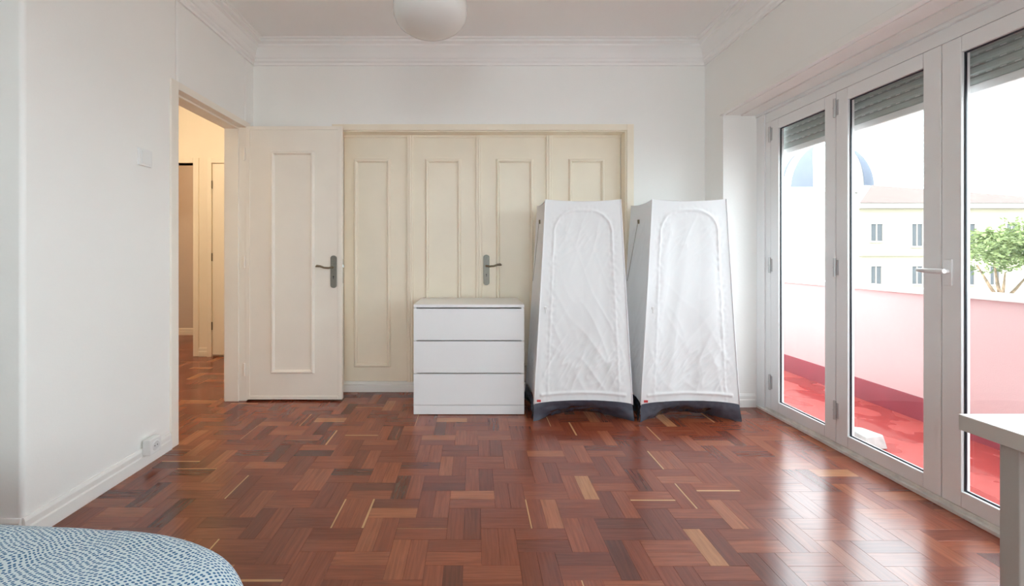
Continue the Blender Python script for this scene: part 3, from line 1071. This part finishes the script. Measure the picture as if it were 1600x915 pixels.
def duvet_point(a, s):
    """a angle 0..1 round, s 0 centre .. 1 hem"""
    th = 2 * PI * a
    n_ = 4.2
    c, s_ = math.cos(th), math.sin(th)
    x = math.copysign(abs(c) ** (2 / n_), c)
    y = math.copysign(abs(s_) ** (2 / n_), s_)
    rollr = 0.085
    if s < 0.7:
        q = s / 0.7
        k = 1.0
        px_, py_ = x * (hx_ - rollr) * q, y * (hy_ - rollr) * q
        z = 0.505 - 0.012 * q ** 3
    else:
        q = (s - 0.7) / 0.3
        if q < 0.6:
            an = q / 0.6 * PI / 2
            px_ = x * (hx_ - rollr + rollr * math.sin(an))
            py_ = y * (hy_ - rollr + rollr * math.sin(an))
            z = 0.493 - rollr * (1 - math.cos(an))
        else:
            q2 = (q - 0.6) / 0.4
            px_, py_ = x * (hx_ + 0.004 * q2), y * (hy_ + 0.004 * q2)
            z = 0.493 - rollr - 0.20 * q2
    z += 0.012 * fbm(px_ * 3.0, py_ * 3.0, 2.0) + 0.004 * fbm(px_ * 11, py_ * 11, 5)
    return (px_, py_, z)


dv = MB().grid(lambda u, v: duvet_point(u, v), 220, 70, closed_u=True).build('duvet', M_DUVET, smooth=True, loc=(cxb, cyb, 0))
dv.rotation_euler = (0, 0, -0.06)
tag(dv, 'light blue duvet with navy dashes lying on the bed', 'duvet')

# ------------------------------------------------------------------ desk in the near right corner
DKX0, DKX1, DKY0, DKY1 = 1.288, 1.888, -0.10, 1.122
dk = tag(empty('desk', ((DKX0 + DKX1) / 2, (DKY0 + DKY1) / 2, 0)), 'white topped desk with grey legs beside the balcony doors', 'desk')
hx2, hy2 = (DKX1 - DKX0) / 2, (DKY1 - DKY0) / 2
MB().box(-hx2, hx2, -hy2, hy2, 0.731, 0.733).build('desktop', M_DESK, dk)
MB().box(-hx2, hx2, -hy2, hy2, 0.692, 0.731).build('edge_band', M_DESKEDGE, dk, bevel=0.001)
for sx in (-1, 1):
    for sy in (-1, 1):
        xa = sx * (hx2 - 0.012)
        ya = sy * (hy2 - 0.077)
        MB().box(xa, xa - sx * 0.042, ya, ya - sy * 0.040, 0, 0.692).build('leg', M_GREYLEG, dk, bevel=0.003)

# ------------------------------------------------------------------ lamp, switch, socket
LX, LY = -0.205, 2.0
lamp = tag(empty('pendant_lamp', (LX, LY, 2.204)), 'white opal glass pendant lamp hanging from the ceiling', 'lamp')
prof_l = [(0.0, 0.0), (0.05, 0.0025), (0.09, 0.010), (0.125, 0.024), (0.150, 0.042), (0.165, 0.062), (0.1725, 0.085), (0.174, 0.11), (0.172, 0.15), (0.166, 0.20), (0.150, 0.25), (0.115, 0.29), (0.06, 0.305),
          (0.055, 0.325)]
MB().lathe(prof_l, n=56).build('shade', M_OPAL, lamp, smooth=True)
MB().lathe([(0.0, 0.325), (0.058, 0.325), (0.058, 0.345), (0.03, 0.38), (0.01, 0.40), (0.0, 0.40)], n=24).build('fitting', M_CHROME, lamp, smooth=False)
MB().tube([(0, 0, 0.39), (0, 0, ZC - 2.204 - 0.03)], 0.004).build('cord', M_PLASTIC, lamp)
MB().lathe([(0.0, ZC - 2.204 - 0.04), (0.03, ZC - 2.204 - 0.035), (0.05, ZC - 2.204), (0.0, ZC - 2.204)], n=24).build('ceiling_rose', M_PLASTIC, lamp)

sw = tag(empty('light_switch', (XL, 2.318, 1.687)), 'square white light switch on the side wall by the doorway', 'switch')
MB().box(0.0, 0.012, -0.046, 0.046, -0.046, 0.046).build('switch_plate', M_PLASTIC, sw, bevel=0.003)
MB().box(0.012, 0.017, -0.034, 0.034, -0.034, 0.034).build('rocker', M_PLASTIC, sw, bevel=0.003)

so = tag(empty('wall_socket', (XL + 0.012, 2.335, 0.105)), 'white surface-mounted socket above the baseboard of the side wall', 'socket')
MB().box(0.0, 0.042, -0.042, 0.042, -0.042, 0.042).build('housing', M_PLASTIC, so, bevel=0.004)
m = MB()
for k in range(20):
    a0, a1 = 2 * PI * k / 20, 2 * PI * (k + 1) / 20
    m.add([(0.0425, 0.028 * math.cos(a0), 0.028 * math.sin(a0)), (0.0425, 0.028 * math.cos(a1), 0.028 * math.sin(a1)),
           (0.046, 0.024 * math.cos(a1), 0.024 * math.sin(a1)), (0.046, 0.024 * math.cos(a0), 0.024 * math.sin(a0))], [(0, 1, 2, 3)])
m.build('socket_rim', M_PLASTIC, so)
MB().prism([(0.023 * math.cos(2 * PI * k / 20), 0.023 * math.sin(2 * PI * k / 20)) for k in range(20)], 'x', 0.041, 0.0435).build('socket_well', M_DARKGAP, so)
for yy in (-0.0095, 0.0095):
    MB().tube([(0.043, yy, 0), (0.0442, yy, 0)], 0.003).build('pin_hole', M_BLACK, so)

# hall lamp (out of sight above the doorway)
hl = tag(empty('hall_lamp', (-3.0, 3.3, 2.70)), 'small round ceiling lamp in the hall', 'lamp')
em = bpy.data.materials.new('lamp_glow')
em.use_nodes = True
eb = em.node_tree.nodes['Principled BSDF']
eb.inputs['Emission Color'].default_value = (1.0, 0.80, 0.56, 1)
eb.inputs['Emission Strength'].default_value = 60.0
MB().lathe([(0.0, 0.0), (0.08, 0.01), (0.13, 0.05), (0.14, 0.10), (0.12, 0.14)], n=28).build('globe', em, hl, smooth=True)
MB().lathe([(0.0, 0.14), (0.13, 0.14), (0.13, 0.18), (0.0, 0.18)], n=28).build('base', M_PLASTIC, hl)

em2 = em.copy()  # for the unseen lamp added to brighten the far room
em2.name = 'dim_lamp_glow'
em2.node_tree.nodes['Principled BSDF'].inputs['Emission Strength'].default_value = 32.0
fl = tag(empty('far_room_fill_lamp', (-3.1, 5.4, 2.70)), 'unseen ceiling lamp added to brighten the room beyond the hall', 'lamp')
MB().lathe([(0.0, 0.0), (0.08, 0.01), (0.13, 0.05), (0.14, 0.10), (0.12, 0.14)], n=28).build('globe', em2, fl, smooth=True)
MB().lathe([(0.0, 0.14), (0.13, 0.14), (0.13, 0.18), (0.0, 0.18)], n=28).build('base', M_PLASTIC, fl)

# ------------------------------------------------------------------ street outside
struct(MB().box(XO, 120, -60, 120, -7.2, -7.0).build('ground', mat('street', (0.35, 0.34, 0.33), 0.9)), 'street far below')
M_HOUSE = mat('pale_yellow_render', (0.36, 0.325, 0.24), 0.9, 0.2, nscale=0.4, namp=0.05)
M_HOUSE2 = mat('white_render', (0.50, 0.49, 0.47), 0.9, 0.2, nscale=0.4, namp=0.04)
M_ROOF = mat('clay_tiles', (0.078, 0.047, 0.040), 0.85, nscale=2.0, namp=0.2)
M_PANE = mat('dark_window_glass', (0.06, 0.066, 0.072), 0.6, 0.2)
M_DOME = mat('blue_grey_lead', (0.055, 0.066, 0.094), 0.8, nscale=1, namp=0.05)
M_STONE = mat('belt_stone', (0.22, 0.20, 0.175), 0.85)

HY = 27.0
hs = tag(empty('town_house', (32, HY, -7)), 'pale yellow town house with tiled roof across the street', 'building')


def hpt(x, y):
    X, Z = px(x, y, HY)
    return X - 32, Z + 7


xa, _ = hpt(1342, 0)
xb = xa + 22
_, ze = hpt(0, 325)
MB().prism([(xa, 0), (xb, 0), (xb, 8), (xa + 9, 8)], 'z', 0, ze).build('wall', M_HOUSE, hs)
_, zbelt = hpt(0, 396)
MB().box(xa - 0.05, xb, -0.25, 0.0, zbelt - 0.14, zbelt + 0.10).build('belt_course', M_STONE, hs)
MB().box(xa - 0.3, xb, -0.45, 0.0, ze - 0.05, ze + 0.28).build('eaves', M_STONE, hs)
_, zr1 = px(0, 289, HY + 4)
_, zr2 = px(0, 316, HY + 4)
zr1, zr2 = zr1 + 7, zr2 + 7
m = MB()
m.add([(xa - 0.4, -0.5, ze + 0.28), (xb, -0.5, ze + 0.28), (xb, 4, zr2), (xa + 4.6, 4, zr1), (xa + 9.2, 8.3, ze + 0.28), (xb, 8.3, ze + 0.28)],
      [(0, 1, 2, 3), (0, 3, 4), (3, 2, 5, 4)])
m.build('roof', M_ROOF, hs)
for (x0, x1, y0, y1) in ((1360, 1378, 350, 376), (1424, 1440, 350, 384), (1506, 1522, 350, 382), (1424, 1440, 416, 443), (1506, 1521, 416, 444), (1546, 1560, 416, 444), (1572, 1588, 350, 382), (1360, 1376, 416, 443)):
    a, zt_ = hpt(x0, y0)
    b, zb_ = hpt(x1, y1)
    wn = MB().box(a - 0.1, a, -0.06, 0.02, zb_, zt_).box(b, b + 0.1, -0.06, 0.02, zb_, zt_).box(a - 0.1, b + 0.1, -0.06, 0.02, zt_, zt_ + 0.12).box(
        a - 0.1, b + 0.1, -0.10, 0.02, zb_ - 0.12, zb_).box((a + b) / 2 - 0.04, (a + b) / 2 + 0.04, -0.04, 0.0, zb_, zt_).build('window', M_STONE, hs)
    MB().box(a, b, -0.02, 0.0, zb_, zt_).build('pane', M_PANE, wn)

wh = tag(empty('white_block', (22, 30, -7)), 'plain white building below the blue dome', 'building')
Xa, Zt = px(1200, 293, 30)
Xb, _ = px(1340, 293, 30)
MB().box(Xa - 22, Xb - 22, 0, 8, 0, Zt + 7).build('wall', M_HOUSE2, wh)
MB().box(Xa - 22 - 0.2, Xb - 22 + 0.2, -0.25, 0, Zt + 7 - 0.35, Zt + 7).build('cornice', M_HOUSE2, wh)

# ribbed dome behind it
DYY = 46.0
Xc, Zbse = px(1285, 300, DYY)
_, Ztop = px(0, 226, DYY)
r_d = (1345 - 1228) / 2 * DYY / F_PX
dm = tag(empty('dome', (Xc, DYY, Zbse)), 'pale ribbed dome with blue grey arched faces behind the white building', 'dome')
hgt = Ztop - Zbse
dprof = [(r_d * math.cos(t * PI / 2 / 12) ** 0.9, hgt * math.sin(t * PI / 2 / 12)) for t in range(13)]
MB().lathe(dprof, n=40).build('shell', mat('pale_dome_stone', (0.40, 0.40, 0.40), 0.8), dm, smooth=True)
for k in range(8):
    a0 = -PI / 2 - 0.34 + k * PI / 4
    m = MB()

    def P(u, v, a0=a0):
        t = v * 0.82
        r = r_d * math.cos(t * PI / 2) ** 0.9 + 0.06
        half = 0.25 * (1 - v ** 2.2) + 0.005
        an = a0 + (u - 0.5) * 2 * half
        return (r * math.cos(an), r * math.sin(an), hgt * math.sin(t * PI / 2))
    m.grid(P, 8, 14)
    m.build('arched_face', M_DOME, dm, smooth=True)
MB().lathe([(r_d * 1.02, -Zbse - 7.0), (r_d * 1.02, -0.1), (r_d * 1.06, 0.0), (r_d, 0.1)], n=40).build('drum', M_HOUSE2, dm)

# street tree
TY = 17.0
tx, tz = px(1560, 398, TY)
tr = tag(empty('street_tree', (tx, TY, -7)), 'leafy green street tree in front of the town house', 'tree')
M_BARK = mat('bark', (0.16, 0.11, 0.07), 0.9, nscale=6, namp=0.3)
M_LEAF = mat('leaves', (0.13, 0.17, 0.065), 0.7, nscale=1.5, namp=0.35, trans=0.3)
m = MB()
zb0 = tz + 7 - 1.9
m.tube([(0.6, 0, 0), (0.5, 0, zb0 * 0.6), (0.12, 0, zb0)], [0.16, 0.12, 0.10], 9)
for dx, dy, dz in ((-0.75, 0.2, 1.5), (0.9, -0.2, 1.2), (0.3, 0.5, 1.7), (-0.35, -0.4, 1.2)):
    m.tube([(0.12, 0, zb0 - 0.05), (0.12 + dx * 0.5, dy * 0.5, zb0 + dz * 0.45), (0.12 + dx, dy, zb0 + dz)], [0.07, 0.05, 0.02], 7)
m.build('trunk', M_BARK, tr, smooth=True)
m = MB()
RT = random.Random(5)
for _ in range(70):
    th, rr_ = RT.random() * 2 * PI, math.sqrt(RT.random()) * 2.0
    c = Vector((0.45 + rr_ * math.cos(th), rr_ * math.sin(th) * 0.8, tz + 7 - 0.15 + RT.gauss(0.0, 0.35) + 0.8 * (1 - (rr_ / 2.0) ** 2)))
    for _ in range(110):
        p = c + Vector((RT.gauss(0, 0.24), RT.gauss(0, 0.24), RT.gauss(0, 0.12)))
        a = Vector((RT.gauss(0, 1), RT.gauss(0, 1), RT.gauss(0, 0.6))).normalized() * 0.085
        b = a.orthogonal().normalized() * 0.04
        b.rotate(Matrix.Rotation(RT.random() * 6.28, 3, a.normalized()))
        m.add([p - a, p + b, p + a, p - b], [(0, 1, 2, 3)])
m.build('foliage', M_LEAF, tr, fix=False)
